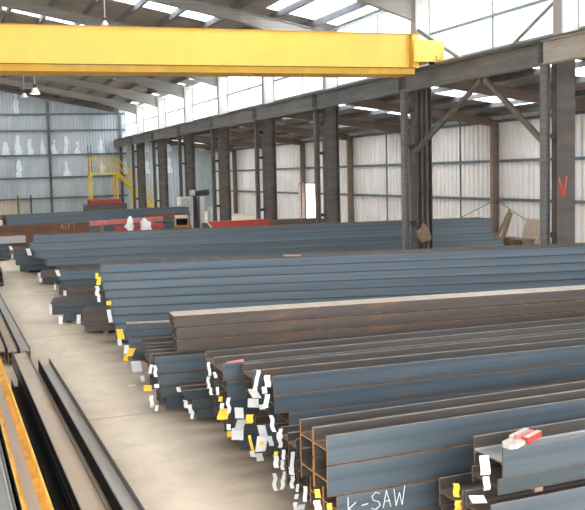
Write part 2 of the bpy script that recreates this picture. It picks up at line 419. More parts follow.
# building columns + crane posts
for n, y in enumerate(YS):
    t = empty('steel_column', (XC, y, 0))
    s = MB()
    if n == 1: s.box(-.33, .20, -.10, .10, .03, 6.0, 'frame_steel')
    elif n == 2:
        hsec(s, 0, 0, .56, .34, .03, 6.0, 'frame_steel', .022)
        s.box(-.10, -.07, -.17, -.02, .03, 6.0, 'frame_steel'); s.box(.08, .11, -.17, -.02, .03, 6.0, 'frame_brown')
    else: hsec(s, 0, 0, .56, .34, .03, 6.0, 'frame_steel', .022)
    s.build('lower_shaft', t)
    s = MB(); 
    if n == 1 or n == 2: s.box(-.25, .27, -.15, .15, 6.0, 8.42, 'column_white')
    else: s.box(-.24, .26, -.15, .15, 6.0, 8.42, 'column_white')
    for xx in (-.25, .25): s.box(xx - .012, xx + .03, -.17, -.15, 6.0, 8.4, 'rafter_grey')
    s.build('upper_shaft', t)
    MB().box(-.4, .4, -.28, .28, 0, .03, 'frame_steel').build('base_plate', t)
    lab = 'heavy dark steel building column, %s from the near end' % ORD[n]
    if n == 0: lab = 'heavy dark steel building column nearest the camera, beyond the right edge'
    if n == 1: lab = 'broad flat steel column with a red V sprayed on it'
    if n == 2: lab = 'fluted steel column with a cloth bundle hung near its foot'
    tag(t, lab, 'column', 'building columns along the crane runway')
    if n == 1:
        s = MB(); Y = -.174
        Y = -.104
        for p, q in (((-.28, 2.85), (-.15, 2.36)), ((-.05, 2.87), (-.14, 2.38)), ((-.22, 2.66), (-.13, 2.42))):
            s.bar((p[0], Y, p[1]), (q[0], Y, q[1]), .006, .045, 'spray_red', up=(1, 0, 0))
        s.build('spray_mark', t)
    p = empty('crane_post', (14.0, y, 0))
    s = MB(); hsec(s, 0, 0, .17, .17, .02, 5.555, 'runway_grey' if n in (1, 2) else 'frame_steel', .014); s.build('shaft', p)
    MB().box(-.14, .14, -.14, .14, 0, .02, 'frame_steel').build('base_plate', p)
    for z in (1.45, 3.85, 5.0): MB().box(.087, .315 if n != 1 else .262, -.05, .05, z - .06, z + .06, 'machine_dark').build('bracket', p)
    tag(p, 'slim steel post under the crane runway, beside the %s column from the near end' % ORD[n], 'post', 'slim posts under the crane runway')
# cloth bundle hung on the second column
s = MB(); random.seed(3)
bm = bmesh.new(); bmesh.ops.create_icosphere(bm, subdivisions=3, radius=1)
for v in bm.verts:
    c_ = v.co.copy(); k = 1 + .16 * sin(5 * c_.x + 3 * c_.z) + .12 * sin(7 * c_.y + 4 * c_.z)
    v.co = Vector((c_.x * .2 * k * (1.1 - .2 * c_.z), c_.y * .11 * k, c_.z * .28 * k))
me = bpy.data.meshes.new('cloth_bundle'); bm.to_mesh(me); bm.free(); me.materials.append(MATS['timber'])
for f in me.polygons: f.use_smooth = True
o = link('cloth_bundle', me, None, (14.47, 23.47, 1.12)); tag(o, 'crumpled tan cloth bundle tied low on the fluted column', 'bundle')

# crane runway, one girder per bay
ry = [YS[0] - 3] + YS + [YB - .1]
for n, (a, b_) in enumerate(zip(ry, ry[1:])):
    a += .01; b_ -= .01
    m = 'runway_tan' if n <= 1 else 'runway_grey'
    t = empty('crane_runway_beam', (14.0, a, 5.56)); L = b_ - a
    s = MB(); s.box(-.14, .14, 0, L, 0, .03, m); s.box(-.14, .14, 0, L, .53, .56, m); s.box(-.01, .01, 0, L, .03, .53, m)
    for k in (.1, L - .1): s.box(-.13, -.01, k - .008, k + .008, .03, .53, m)
    s.build('girder', t)
    s = MB(); s.box(-.2, .2, 0, L, .56, .575, 'runway_grey'); s.box(-.035, .035, 0, L, .575, .64, 'frame_brown'); s.build('rail', t)
    s = MB(); s.box(.2, .75, 0, L, .545, .56, 'runway_grey'); s.build('walkway_plate', t)
    lab = 'grey steel crane runway beam, %s bay beyond the column marked V' % ORD[n - 1] if n > 1 else ('tan rust-streaked crane runway beam at the right edge' if n == 1 else 'tan crane runway beam beyond the right edge')
    tag(t, lab, 'runway beam', 'crane runway beams')
s = MB(); s.box(-.14, .14, 0, 77, 0, .03, 'runway_grey').box(-.14, .14, 0, 77, .53, .56, 'runway_grey').box(-.01, .01, 0, 77, .03, .53, 'runway_grey').box(-.035, .035, 0, 77, .56, .64, 'runway_grey')
tag(s.build('crane_runway_beam', loc=(-14.0, -7.5, 5.56)), 'long crane runway beam on the left wall, outside the view', 'runway beam')
s = MB()
for k in range(12): s.box(-14.98, -14.16, -2.4 + 6.55 * k - .1, -2.4 + 6.55 * k + .1, 5.2, 5.55, 'frame_steel')
struct(s.build('trim_3'), 'brackets carrying the left runway beam')

# braces
def brace(p, q, r, m, lab, kind='bar'):
    s = MB()
    if kind == 'bar': s.bar(p, q, .10, .10, m); s.bar((p[0] - .06, p[1], p[2]), (q[0] - .06, q[1], q[2]), .012, .12, m)
    else: s.tube(p, q, r, m, 12)
    s2 = s.build('diagonal_brace'); tag(s2, lab, 'brace')
brace((14.0, 19.75, 5.48), (14.2, 23.5, 3.66), .05, 'frame_steel', 'dark diagonal brace from runway down to the fluted column')
brace((14.0, 19.6, 5.48), (14.2, 17.5, 3.70), .05, 'frame_brown', 'rusty diagonal brace from runway down to the column marked V')
brace((14.42, 23.58, 7.42), (14.25, 21.06, 6.2), .06, 'rafter_grey', 'pale tubular strut above the runway beside the crane end', 'tube')
brace((14.5, 17.5, 7.12), (14.3, 19.03, 6.2), .05, 'rafter_grey', 'grey tubular strut above the runway near the column marked V', 'tube')

# side wall columns, girts, bracing
for n, y in enumerate(YS):
    s = MB(); hsec(s, 0, 0, .3, .2, 0, 5.0, 'frame_brown', .016)
    tag(s.build('wall_column', loc=(22.02, y - .1, 0)), 'brown steel column against the white side wall, %s from the near end' % ORD[n + 1], 'column', 'columns of the white side wall')
for z, lab in ((1.75, 'lower'), (3.35, 'middle'), (5.0, 'top')):
    for a, b_, w_ in ((YF, DY0 - .05, 'near'), (DY1 + .05, YB, 'far')):
        if z > 2.4 and w_ == 'far': continue
        b2 = b_ if z < 2.4 else YB
        s = MB(); s.box(22.2, 22.285, a, b2, z - .06, z + .06, 'girt_blue')
        tag(s.build('wall_girt'), ('%s blue-grey rail along the white side wall' % lab) + (', %s side of the doorway' % w_ if z < 2.4 else ''), 'rail', 'rails of the white side wall')
for k, yy in enumerate((33.06, 39.69)):
    s = MB(); s.box(22.24, 22.285, yy - .03, yy + .03, 0, 5.2, 'girt_blue'); tag(s.build('wall_mullion'), 'thin upright on the white side wall, %s' % ('nearest left of the timber offcuts' if k == 0 else 'farther left of the timber offcuts'), 'upright')
for (p, q, lab) in (((22.1, 30.2, 1.7), (22.1, 26.0, .05), 'thin diagonal tie rod on the side wall above the timber offcuts'), ((22.1, 30.4, 1.7), (22.1, 35.4, .03), 'thin diagonal tie rod on the side wall left of the timber offcuts')):
    tag(MB().tube(p, q, .018, 'girt_blue', 6).build('tie_rod'), lab, 'rod')
# doorway: frame and open leaf
struct(MB().box(22.2, 22.4, DY0 - .06, DY0, 0, DZ, 'frame_brown').box(22.2, 22.4, DY1, DY1 + .06, 0, DZ, 'frame_brown').box(22.2, 22.4, DY0, DY1, DZ, DZ + .06, 'frame_brown').build('door_1'), 'bright open doorway in the side wall')

# end wall rails and columns
for z in (1.6, 3.25, 5.05, 7.0, 8.3):
    for xa, xb, w_ in ((-14.9, 14.85, ''),):
        s = MB(); xb = min(xb, (11.6 - z) / .195 - .2) if z > 8.5 else xb
        s.box(xa, xb, YB - .13, YB - .01, z - .07, z + .07, 'purlin_grey')
        tag(s.build('wall_girt'), 'steel rail across the grey end wall, %s from the floor' % ORD[(1.6, 3.25, 5.05, 7.0, 8.3).index(z) + 1], 'rail', 'rails of the end wall')
for i, x in enumerate((-6, 1.5, 8.6, 14.4)):
    s = MB(); hsec(s, 0, 0, .2, .24, 0, rz(x) - .6, 'frame_steel', .016, 'y')
    tag(s.build('wall_column', loc=(x, YB - .27, 0)), ('steel column in the middle of the grey end wall in view' if i == 2 else 'steel column on the end wall at the corner by the stair' if i == 3 else 'steel column of the end wall, %s one left of the view' % ('farther' if i == 0 else 'nearer')), 'column', 'columns of the end wall')
s = MB(); s.bar((-.0, YB - .25, rz(0) - .30), (14.3, YB - .25, rz(14.3) - .30), .15, .34, 'frame_steel')
tag(s.build('gable_rafter'), 'dark sloping steel beam along the top of the end wall', 'rafter')
for i, (x, z1) in enumerate(((5.9, 1.9), (6.9, 1.9), (11.3, 1.3))):
    s = MB(); s.box(x - .07, x + .07, YB - .9, YB - .76, 0, z1, 'frame_steel')
    if i < 2: tag(s.build('short_post'), 'short grey post at the foot of the end wall, %s of the pair' % ('left' if i == 0 else 'right'), 'post')

# ------------------------------------------------------------------ crane
t = empty('overhead_crane', (0, 22, 6.2)); tag(t, 'yellow box girder overhead travelling crane spanning the bay', 'crane')
s = MB(); s.box(-13.6, 13.45, 0, .9, -.13, .82, 'crane_yellow'); s.build('box_girder', t)
MB().box(-13.6, 13.3, -.02, .92, -.31, -.13, 'crane_ochre').box(-13.6, 13.3, -.05, .95, -.14, -.12, 'rust_edge').box(-13.6, 13.45, -.03, .93, .82, .85, 'crane_ochre').build('flange', t)  # bottom strip in darker ochre: shade of the unlit underside put into colour
for sd in (1, -1):
    e = MB().box(sd * 14 - .2 if sd > 0 else -14.2, sd * 14 + .2 if sd > 0 else -13.8, -.15, 2.2, .08, .62, 'crane_yellow')
    xs = (13.45, 13.8) if sd > 0 else (-13.8, -13.45)
    e = e.box(xs[0], xs[1], .05, .85, .12, .6, 'crane_yellow'); ec = e.build('end_carriage', t)
    for yy in (.2, 1.9): MB().tube((sd * 14 - .05, yy, .12), (sd * 14 + .05, yy, .12), .115, 'rubber_and_shade_black', 20).build('wheel', t)
MB().box(13.14, 13.17, -.12, -.0, -.1, .84, 'crane_ochre').box(13.17, 13.95, -.2, -.16, .03, .64, 'crane_yellow').build('end_plate', t)
s = MB()
for k in range(2): s.tube((13.9, -.22, .08 + .08 * k), (13.9, -.19, .08 + .08 * k), .02, 'rubber_and_shade_black', 8)
s.build('bolt', t)
# trolley and hoist stand beyond the view on the left
s = MB().box(-8.2, -6.4, -.25, 1.15, .94, 1.35, 'crane_yellow').build('trolley', t)
MB().tube((-7.3, .45, .95), (-7.3, .45, 1.5), .22, 'crane_ochre', 14).build('hoist_drum', t)

# high bay lamps
def lamp(x, y, zl, lab, glow=False, k=1.0):
    t = empty('pendant_lamp', (x, y, zl)); tag(t, lab, 'lamp', 'pendant lamps under the main roof')
    top = rz(x) - zl
    MB().tube((0, 0, .42 * k), (0, 0, top), .018, 'lamp_metal', 6).build('hanging_rod', t)
    MB().tube((0, 0, .26 * k), (0, 0, .44 * k), .09 * k, 'machine_dark', 12).build('ballast_box', t)
    MB().tube((0, 0, 0), (0, 0, .28 * k), .27 * k, 'lamp_metal', 18, .08 * k).build('lamp_shade', t)
    MB().tube((0, 0, -.02), (0, 0, -.002), .22 * k, 'lamp_glow' if glow else 'paper_white', 18).build('diffuser', t)
lamp(4.62, 47, 7.55, 'pale unlit bell lamp hanging left of the glowing one', False, .85)
lamp(5.2, 47, 7.75, 'warm glowing bell lamp hanging under the roof', True, 1.15)
lamp(5.45, 28, 8.12, 'bell lamp on a long rod hanging just above the yellow crane', False, .55)
TAGS= {'D2': [(2.88, 9.317, 0.938, 0.035, 0.162, 'W'), (2.88, 9.362, 0.768, 0.035, 0.14, 'W'), (2.88, 9.293, 0.684, 0.035, 0.093, 'W'), (2.88, 9.098, 0.915, 0.034, 0.068, 'W'), (2.88, 9.026, 0.747, 0.034, 0.09, 'W'), (2.88, 8.925, 0.68, 0.045, 0.056, 'Y'), (2.88, 8.865, 0.57, 0.045, 0.156, 'W'), (2.88, 8.649, 0.676, 0.038, 0.174, 'W'), (2.88, 8.833, 0.533, 0.122, 0.122, 'Y'), (2.88, 8.67, 0.431, 0.044, 0.066, 'W')], 'C': [(3.05, 8.178, 1.088, 0.042, 0.125, 'W'), (3.05, 8.245, 0.967, 0.042, 0.094, 'W'), (3.05, 7.894, 1.099, 0.06, 0.121, 'W'), (3.05, 7.985, 0.985, 0.051, 0.071, 'W'), (3.05, 7.936, 0.883, 0.051, 0.142, 'W'), (3.05, 8.067, 0.788, 0.062, 0.051, 'G'), (3.05, 8.282, 0.878, 0.095, 0.095, 'G'), (3.05, 8.333, 0.763, 0.116, 0.095, 'G'), (3.05, 8.794, 0.535, 0.1, 0.122, 'W'), (3.05, 8.459, 0.557, 0.075, 0.097, 'Y'), (3.05, 8.775, 0.404, 0.1, 0.122, 'G'), (3.05, 8.869, 0.274, 0.135, 0.135, 'W'), (3.05, 9.117, 0.203, 0.081, 0.069, 'Y'), (3.05, 7.786, 0.692, 0.04, 0.17, 'W'), (3.05, 7.59, 0.635, 0.039, 0.117, 'W'), (3.05, 8.113, 0.391, 0.114, 0.166, 'W'), (3.05, 8.418, 0.283, 0.032, 0.214, 'Y'), (3.05, 8.074, 0.534, 0.083, 0.124, 'G'), (3.05, 8.395, 0.192, 0.054, 0.064, 'W'), (3.05, 8.183, 0.225, 0.073, 0.084, 'G'), (3.05, 7.853, 0.494, 0.05, 0.101, 'G'), (3.05, 7.61, 0.576, 0.039, 0.157, 'W')], 'M': [(3.0, 7.591, 0.373, 0.049, 0.127, 'W'), (3.0, 7.586, 0.449, 0.039, 0.049, 'Y'), (3.0, 7.392, 0.503, 0.033, 0.095, 'W'), (3.0, 7.424, 0.391, 0.034, 0.096, 'W'), (3.0, 7.629, 0.154, 0.039, 0.177, 'W'), (3.0, 7.435, 0.21, 0.038, 0.125, 'W'), (3.0, 7.387, 0.306, 0.029, 0.067, 'W'), (3.0, 7.174, 0.514, 0.037, 0.167, 'W'), (3.0, 7.204, 0.405, 0.047, 0.075, 'W'), (3.0, 7.186, 0.306, 0.037, 0.121, 'W'), (3.0, 7.07, 0.289, 0.028, 0.074, 'W'), (3.0, 7.099, 0.198, 0.037, 0.046, 'W'), (3.0, 6.899, 0.293, 0.036, 0.144, 'W'), (3.0, 7.128, 0.097, 0.037, 0.074, 'W'), (3.0, 6.988, 0.14, 0.064, 0.046, 'G')], 'B': [(2.9, 6.408, 0.488, 0.046, 0.076, 'Y'), (2.9, 6.413, 0.386, 0.059, 0.084, 'W'), (2.9, 6.178, 0.456, 0.041, 0.065, 'Y')], 'A': [(3.98, 5.591, 0.849, 0.079, 0.157, 'W'), (3.98, 5.571, 0.71, 0.055, 0.11, 'W'), (3.93, 5.907, 0.543, 0.049, 0.115, 'Y'), (3.93, 5.88, 0.426, 0.066, 0.082, 'Y'), (3.93, 5.611, 0.574, 0.118, 0.063, 'W')], 'E': [(2.82, 14.211, 0.514, 0.119, 0.171, 'Y'), (2.82, 14.282, 0.363, 0.069, 0.12, 'W'), (2.82, 13.755, 0.333, 0.083, 0.149, 'W'), (2.82, 13.403, 0.358, 0.113, 0.129, 'Y'), (2.82, 13.824, 0.176, 0.083, 0.1, 'Y'), (2.82, 12.99, 0.207, 0.157, 0.173, 'W'), (2.82, 12.592, 0.102, 0.061, 0.092, 'W')], 'D0': [(2.55, 10.882, 0.64, 0.04, 0.119, 'W'), (2.55, 10.632, 0.666, 0.045, 0.156, 'W'), (2.55, 10.579, 0.481, 0.065, 0.052, 'W'), (2.55, 11.1, 0.333, 0.108, 0.081, 'Y'), (2.55, 10.893, 0.198, 0.053, 0.16, 'W'), (2.55, 10.623, 0.18, 0.039, 0.078, 'W')], 'D1': [(2.85, 10.607, 0.396, 0.052, 0.065, 'W'), (2.85, 10.289, 0.283, 0.051, 0.102, 'W'), (2.85, 10.086, 0.27, 0.05, 0.113, 'W'), (2.85, 9.999, 0.217, 0.037, 0.099, 'W')], 'G': [(2.75, 15.875, 1.34, 0.056, 0.113, 'Y'), (2.75, 15.702, 1.264, 0.075, 0.149, 'Y'), (2.75, 15.931, 1.048, 0.076, 0.189, 'W'), (2.75, 15.777, 0.935, 0.056, 0.15, 'W'), (2.95, 15.858, 0.814, 0.095, 0.076, 'Y'), (2.95, 15.809, 0.573, 0.076, 0.245, 'W')], 'H': [(2.25, 18.785, 0.335, 0.066, 0.22, 'W'), (2.25, 17.203, 0.337, 0.081, 0.162, 'W'), (2.62, 17.246, 0.321, 0.082, 0.183, 'W'), (2.8, 22.304, 0.368, 0.052, 0.13, 'W'), (2.8, 20.463, 0.44, 0.072, 0.12, 'W'), (2.8, 21.583, 0.809, 0.101, 0.151, 'W'), (2.8, 25.978, 0.298, 0.09, 0.151, 'W'), (2.8, 25.767, 0.17, 0.09, 0.12, 'W')], 'I': [(2.6, 34.496, 0.495, 0.119, 0.158, 'W'), (2.6, 33.692, 0.244, 0.077, 0.155, 'W'), (2.6, 27.262, 0.906, 0.126, 0.22, 'W'), (2.6, 33.931, -0.167, 0.078, 0.195, 'W'), (2.6, 32.057, 0.01, 0.111, 0.147, 'Y'), (2.6, 30.653, 0.0, 0.071, 0.106, 'W')]}
# ------------------------------------------------------------------ steel stock
MC = {}
def hbeam(L, h, w, face, web, edge, end, inner='mill_inner', tf=None, tw=None):
    """wide-flange beam lying along +x with its flanges upright; origin at the front bottom left corner"""
    key = (round(L, 3), h, w, face, web, edge, end, inner)
    if key in MC: return MC[key]
    tf = tf or max(.010, h * .065); tw = tw or tf * .75
    s = MB(); zm = h / 2
    eb = min(.008, h * .045); inn = inner
    for y0, y1 in ((0, tf), (w - tf, w)):
        s.box(0, L, y0, y1, eb, h - eb * .6, [edge, edge, face if y0 == 0 else inn, end, inn if y0 == 0 else face, end])
        for za, zb, em in ((0, eb, edge), (h - eb * .6, h, 'top_edge')): s.box(0, L, y0 + .0008, y1 - .0008, za, zb, [em, em, em, end, em, end])
    s.box(0, L, tf, w - tf, zm - tw / 2, zm + tw / 2, [web, web, web, end, web, end])
    # root fillets beside the web
    for y, d in ((tf, 1), (w - tf, -1)):
        for sg in (1, -1):
            z = zm + sg * tw / 2; r = tf * .9
            s.extrude([(y, z), (y + d * r, z), (y, z + sg * r)], 'x', 0, L, web)
    MC[key] = s.mesh('steel_section'); return MC[key]
def tube_beam(L, h, w, face, top, end, th=.012):
    key = ('t', L, h, w, face, top)
    if key in MC: return MC[key]
    s = MB()
    s.box(0, L, -.0008, .001, h - .012, h, 'rust_edge'); s.box(0, L, -.0008, .001, 0, .008, 'dark_edge')
    s.box(0, L, 0, th, 0, h, [face, top, face, end, face, end]); s.box(0, L, w - th, w, 0, h, [face, top, face, end, face, end])
    s.box(0, L, th, w - th, 0, th, [face, face, face, end, face, end]); s.box(0, L, th, w - th, h - th, h, [face, top, face, end, face, end])
    MC[key] = s.mesh('steel_tube'); return MC[key]
LOOK = {
 'blue': ('mill_blue', 'mill_web', 'rust_edge', 'end_cut'),
 'pale': ('mill_pale', 'mill_web', 'dark_edge', 'end_cut'),
 'dark': ('mill_dark', 'mill_web', 'dark_edge', 'end_cut'),
 'brown': ('mill_brown', 'mill_web', 'rust_edge', 'end_cut'),
 'near': ('mill_blue', 'mill_web', 'rust_edge', 'end_orange'),
}
BEAMS = {}
def stack(key, X, Y, phi, L, rows, w, cols, look, place, group, base=.06, adj='blue-grey', seed=1, dy=.012, bearers=True, topcap=None, jit=.05, z0=0.0, col_dx=0.0, skip=()):
    """rows: list of (height, x shift) from the bottom; cols: number of beams front to back"""
    rnd = random.Random(seed); a = R(phi); ux = Vector((cos(a), sin(a), 0)); uy = Vector((-sin(a), cos(a), 0))
    P0 = Vector((X, Y, z0)); z = z0 + base
    nr = len(rows)
    if bearers and base > 0:
        for k, sx_ in enumerate([.45, L * .5, L - .8]):
            b = MB().box(-.05, .05, -.02, cols * (w + .004) + dy * nr + .02, 0, base - .003, 'timber').build('timber_bearer', loc=P0 + ux * sx_, rz=a)
            tag(b, '%s timber bearer on the floor under the %s' % (('left-hand', 'middle', 'right-hand')[k], place), 'timber', 'timber bearers under the steel stacks')
    for r, (h, sx_) in enumerate(rows):
        for c in range(cols):
            if (r, c) in skip: continue
            lk = LOOK[look[r] if isinstance(look, (list, tuple)) else look]
            j = rnd.uniform(-jit, jit) if (c or r < nr) else 0
            if c == 0: j *= .3
            me = hbeam(L, h - .009, w, *lk)
            o = link('steel_section', me, None, P0 + ux * (sx_ + j + col_dx * c) + uy * (c * (w + .004) + r * dy) + Vector((0, 0, z - z0)), a)
            rr = 'top course' if r == nr - 1 else 'bottom course' if r == 0 else '%s course up' % ORD[r + 1]
            cc = 'front one' if c == 0 else '%s back' % ORD[c + 1]
            if cols == 1: lab = '%s steel beam, %s, %s' % (adj, rr, place)
            else: lab = '%s steel beam, %s, %s, %s' % (adj, cc, rr, place)
            tag(o, lab, 'steel beam', group); BEAMS[(key, r, c)] = o
        z += h
    return z

# G: tall long stack behind the brown tubes
xs = [0, .0, -.02, -.05, -.12, -.16, -.2, -.24, -.24]
stack('G', 3.07, 15.92, -13.6, 13.0, [(.163, x) for x in xs], .2, 4, 'pale', 'tall stack behind the brown tubes', 'beams of the tall middle stack', adj='pale blue-grey', dy=.018)
# H0: rusty bundle, H1: protruding dark bundle, both behind G on the aisle
stack('H0', 2.66, 17.22, -13.6, 6.0, [(.105, .02), (.105, 0), (.105, .03), (.105, .02)], .14, 5, 'brown', 'low rusty bundle at aisle side', 'beams of the low rusty bundle', adj='rusty', seed=5)
stack('H1', 2.25, 18.75, -13.6, 9.0, [(.15, .2), (.15, -.02), (.15, -.05)], .22, 3, 'dark', 'bundle jutting farthest into the aisle', 'beams of the bundle jutting into the aisle', adj='dark blue', seed=6)
# H2 / H3
stack('H2', 2.86, 21.0, -13.6, 9.0, [(.16, -.05), (.18, 0)], .24, 3, ['dark', 'brown'], 'second low bundle behind the jutting one', 'beams of the second low aisle bundle', adj='brownish', seed=8)
stack('H3', 2.95, 23.1, -12, 14.5, [(.19, 0), (.19, .05), (.24, .0)], .3, 3, ['brown', 'dark', 'pale'], 'low stack before the long far stack', 'beams of the low stack before the far one', adj='blue', seed=9)
stack('H4', 2.75, 26.0, -11, 10.2, [(.15, .1), (.17, .0)], .26, 3, ['dark', 'brown'], 'two-course bundle before the far stack', 'beams of the two-course bundle', adj='dull brown', seed=10)
# I: long far stack in front of the rear columns
stack('I', 2.84, 28.30, -10.6, 15.8, [(.255, .72), (.255, .42), (.255, .15), (.255, .0), (.255, -.05)], .23, 4, ['brown', 'pale', 'pale', 'pale', 'pale'], 'long far stack at the columns', 'beams of the long far stack', adj='blue', seed=11, dy=.02, jit=.2)
stack('I2', 2.3, 29.7, -8, 6.0, [(.2, .2), (.2, .1), (.2, 0), (.2, 0)], .25, 3, 'dark', 'small stack behind the far stack end', 'beams of the small far stack', adj='dark', seed=12)
# E1, E2
stack('E1', 2.98, 14.30, -13.0, 12.0, [(.12, .05), (.12, .03), (.12, 0), (.12, -.02), (.12, -.04)], .4, 2, ['dark', 'blue', 'blue', 'blue', 'blue'], 'small-section stack with yellow tags', 'beams of the stack with yellow tags', adj='slim blue', seed=13, dy=.01, skip=((4, 0), (4, 1)))
_a = R(-13); _o = link('steel_tube', tube_beam(12, .115, .2, 'mill_blue', 'pale_edge', 'end_cut'), None, Vector((2.98 - .04, 14.30, .06 + .48)) + Vector((-sin(_a), cos(_a), 0)) * .04, _a)
tag(_o, 'pale-topped steel tube, topmost at front of the slim-section stack with yellow tags', 'steel tube')
stack('E2', 2.86, 12.35, -9.0, 11.0, [(.18, .06), (.18, .03), (.18, 0)], .44, 2, 'dark', 'three-course stack left of brown tubes', 'beams of the three-course stack', adj='dark', seed=14)
# D0 with the three brown tubes on it, D1 jutting in front
zD = stack('D0', 2.66, 10.93, -5.7, 11.0, [(.16, .08), (.16, .03), (.16, -.02), (.24, -.05)], .25, 3, ['dark', 'dark', 'blue', 'blue'], 'stack carrying the brown tubes', 'beams of the stack under the brown tubes', seed=15)
for r in range(3):
    for c in range(2):
        me = tube_beam(10.5, .157, .2, 'mill_brown', 'pale_edge', 'end_cut')  # tops paler than the brown sides, skylight put into the colour
        a = R(-5.7); P = Vector((2.98, 11.12, zD + .004)) + Vector((-sin(a), cos(a), 0)) * (c * .204)
        o = link('steel_tube', me, None, P + Vector((cos(a), sin(a), 0)) * (.0 if r < 2 else -.03) + Vector((0, 0, r * .168)), a)
        tag(o, 'brown square steel tube, %s, %s row of the tubes on the blue beams' % (('lowest', 'middle', 'topmost')[r], ('front', 'back')[c]), 'steel tube', 'brown tubes lying on the blue beams')
stack('D1', 2.9, 10.32, -5.7, 7.0, [(.13, .1), (.13, .04), (.13, -.05)], .235, 2, 'dark', 'little bundle between two tall stacks', 'beams of the little bundle', adj='dark', seed=16)
# D2 and C, M, B, A towards the camera
stack('D2', 2.98, 8.95, -1.6, 10.5, [(.2, .12), (.2, .06), (.2, .0), (.2, -.01), (.21, -.03)], .36, 2, 'blue', 'stack with the pink scrap on top', 'beams of the stack with the pink scrap', seed=17, base=.06)
stack('C', 3.22, 8.16, -2.0, 10.0, [(.205, .14), (.205, .14), (.205, .16), (.205, .0), (.205, .0)], .345, 2, 'blue', 'tag-covered stack before the pink scrap', 'beams of the tag-covered stack', seed=18, base=.055, dy=0, jit=.06, col_dx=-.09)
stack('M', 3.12, 7.12, 0, 9.0, [(.2, .05), (.2, .0), (.2, .03)], .21, 3, 'dark', 'low stack behind the chalked beam', 'beams of the low tagged stack', adj='dark', seed=19)
zB = stack('B', 2.97, 6.36, 1.4, 9.0, [(.16, .12), (.25, .085), (.27, .0), (.265, .0)], .265, 2, 'near', 'big stack with chalk writing', 'beams of the stack with chalk writing', seed=20, base=.05, dy=0, jit=.0, adj='rust-edged blue')
# A
zA = stack('A0', 3.96, 5.50, 2.2, 8.0, [(.25, .02), (.25, .0)], .33, 2, ['dark', 'blue'], 'lower nearest stack at bottom right', 'beams of the nearest stack', seed=21, base=.07, dy=0, jit=.0, adj='blue', col_dx=-.02)
for k, x in enumerate((.5, 2.8, 5.6)):
    P = Vector((3.96, 5.50, zA + .001)); a = R(2.2)
    o = MB().box(-.04, .04, .05, .60, 0, .035, 'timber').build('timber_batten', loc=P + Vector((cos(a), sin(a), 0)) * x, rz=a)
    tag(o, '%s thin timber batten between the two nearest beam bundles' % ('left', 'middle', 'right')[k] , 'timber', 'battens in the nearest stack')
zz = zA + .036
a = R(2.4)
o = link('steel_section', hbeam(7.5, .13, .33, 'mill_dark', 'mill_web', 'dark_edge', 'end_cut'), None, (4.06, 5.55, zz), a); tag(o, 'speckled shallow steel beam just under the white and red clamp', 'steel beam', 'beams of the nearest bundle')
o = link('steel_section', hbeam(7.5, .235, .37, 'mill_blue', 'web_grey', 'dark_edge', 'end_cut'), None, (4.1, 5.54, zz + .134), a); tag(o, 'blue-grey open steel beam carrying the white and red clamp', 'steel beam', 'beams of the nearest bundle')
ZT = zz + .134

# chalk writing on the third course of the big stack
bo = BEAMS[('B', 1, 0)]
def strokes(name, parent, segs, ox, oz, sc, y, m, th=.012):
    s = MB()
    for p in segs:
        for q, r_ in zip(p, p[1:]):
            s.bar((ox + q[0] * sc, y, oz + q[1] * sc), (ox + r_[0] * sc, y, oz + r_[1] * sc), .004, th, m, up=(0, 1, 0))
    o = s.build(name, parent); return o
LET = {'K': [[(0, 1), (0, 0)], [(.5, .62), (.02, .3), (.55, 0)]], '-': [[(0, .38), (.42, .42)]],
 'S': [[(.55, .9), (.3, 1), (.05, .8), (.15, .55), (.5, .42), (.58, .18), (.3, 0), (0, .1)]],
 'A': [[(0, 0), (.22, 1), (.5, 0)], [(.08, .36), (.45, .4)]], 'W': [[(0, 1), (.12, 0), (.36, .75), (.52, 0), (.72, 1.12)]],
 'M': [[(0, 0), (.1, 1), (.3, .4), (.5, 1), (.6, 0)]], 'T': [[(0, 1), (.6, 1)], [(.3, 1), (.3, 0)]], 'U': [[(0, 1), (.05, .1), (.3, 0), (.5, .15), (.55, 1)]]}
x = 0
for ch, adv in (('K', .85), ('-', .62), ('S', .78), ('A', .72), ('W', .9)):
    strokes('chalk_letter', bo, [[(px + x, py) for px, py in st] for st in LET[ch]],   .10, .075, .150, -.002, 'chalk', .009); x += adv

# ------------------------------------------------------------------ beams on the left floor, lying along the shed
def lbeam(X0, X1, Y0, Y1, z, h, look, lab, group=None, cat='steel beam'):
    me = hbeam(Y1 - Y0, h, X1 - X0, *look)
    o = link('steel_section', me, None, (X1, Y0, z), R(90))   # along +y, its side runs to -x
    tag(o, lab, cat, group); return o
def bearer(X0, X1, Y, z, h, lab):
    tag(MB().box(X0, X1, Y - .05, Y + .05, z, z + h - .002, 'timber').build('timber_bearer'), lab, 'timber')
LK = {'grey': ('mill_dark', 'web_grey', 'dark_edge', 'end_cut'), 'rust': ('gap_shade_black', 'web_tan', 'pale_edge', 'end_cut', 'inner_brown'), 'pale': ('gap_shade_black', 'web_pale', 'dark_edge', 'end_cut')}  # rust and pale: outer faces blackened to stand for gap shade
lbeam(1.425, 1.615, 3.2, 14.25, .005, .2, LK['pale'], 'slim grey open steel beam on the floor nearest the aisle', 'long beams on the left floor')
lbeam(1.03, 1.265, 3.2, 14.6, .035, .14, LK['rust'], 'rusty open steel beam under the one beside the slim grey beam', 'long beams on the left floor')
lbeam(1.03, 1.265, 3.2, 14.65, .178, .14, LK['rust'], 'rust-streaked open steel beam left of the slim grey beam', 'long beams on the left floor')
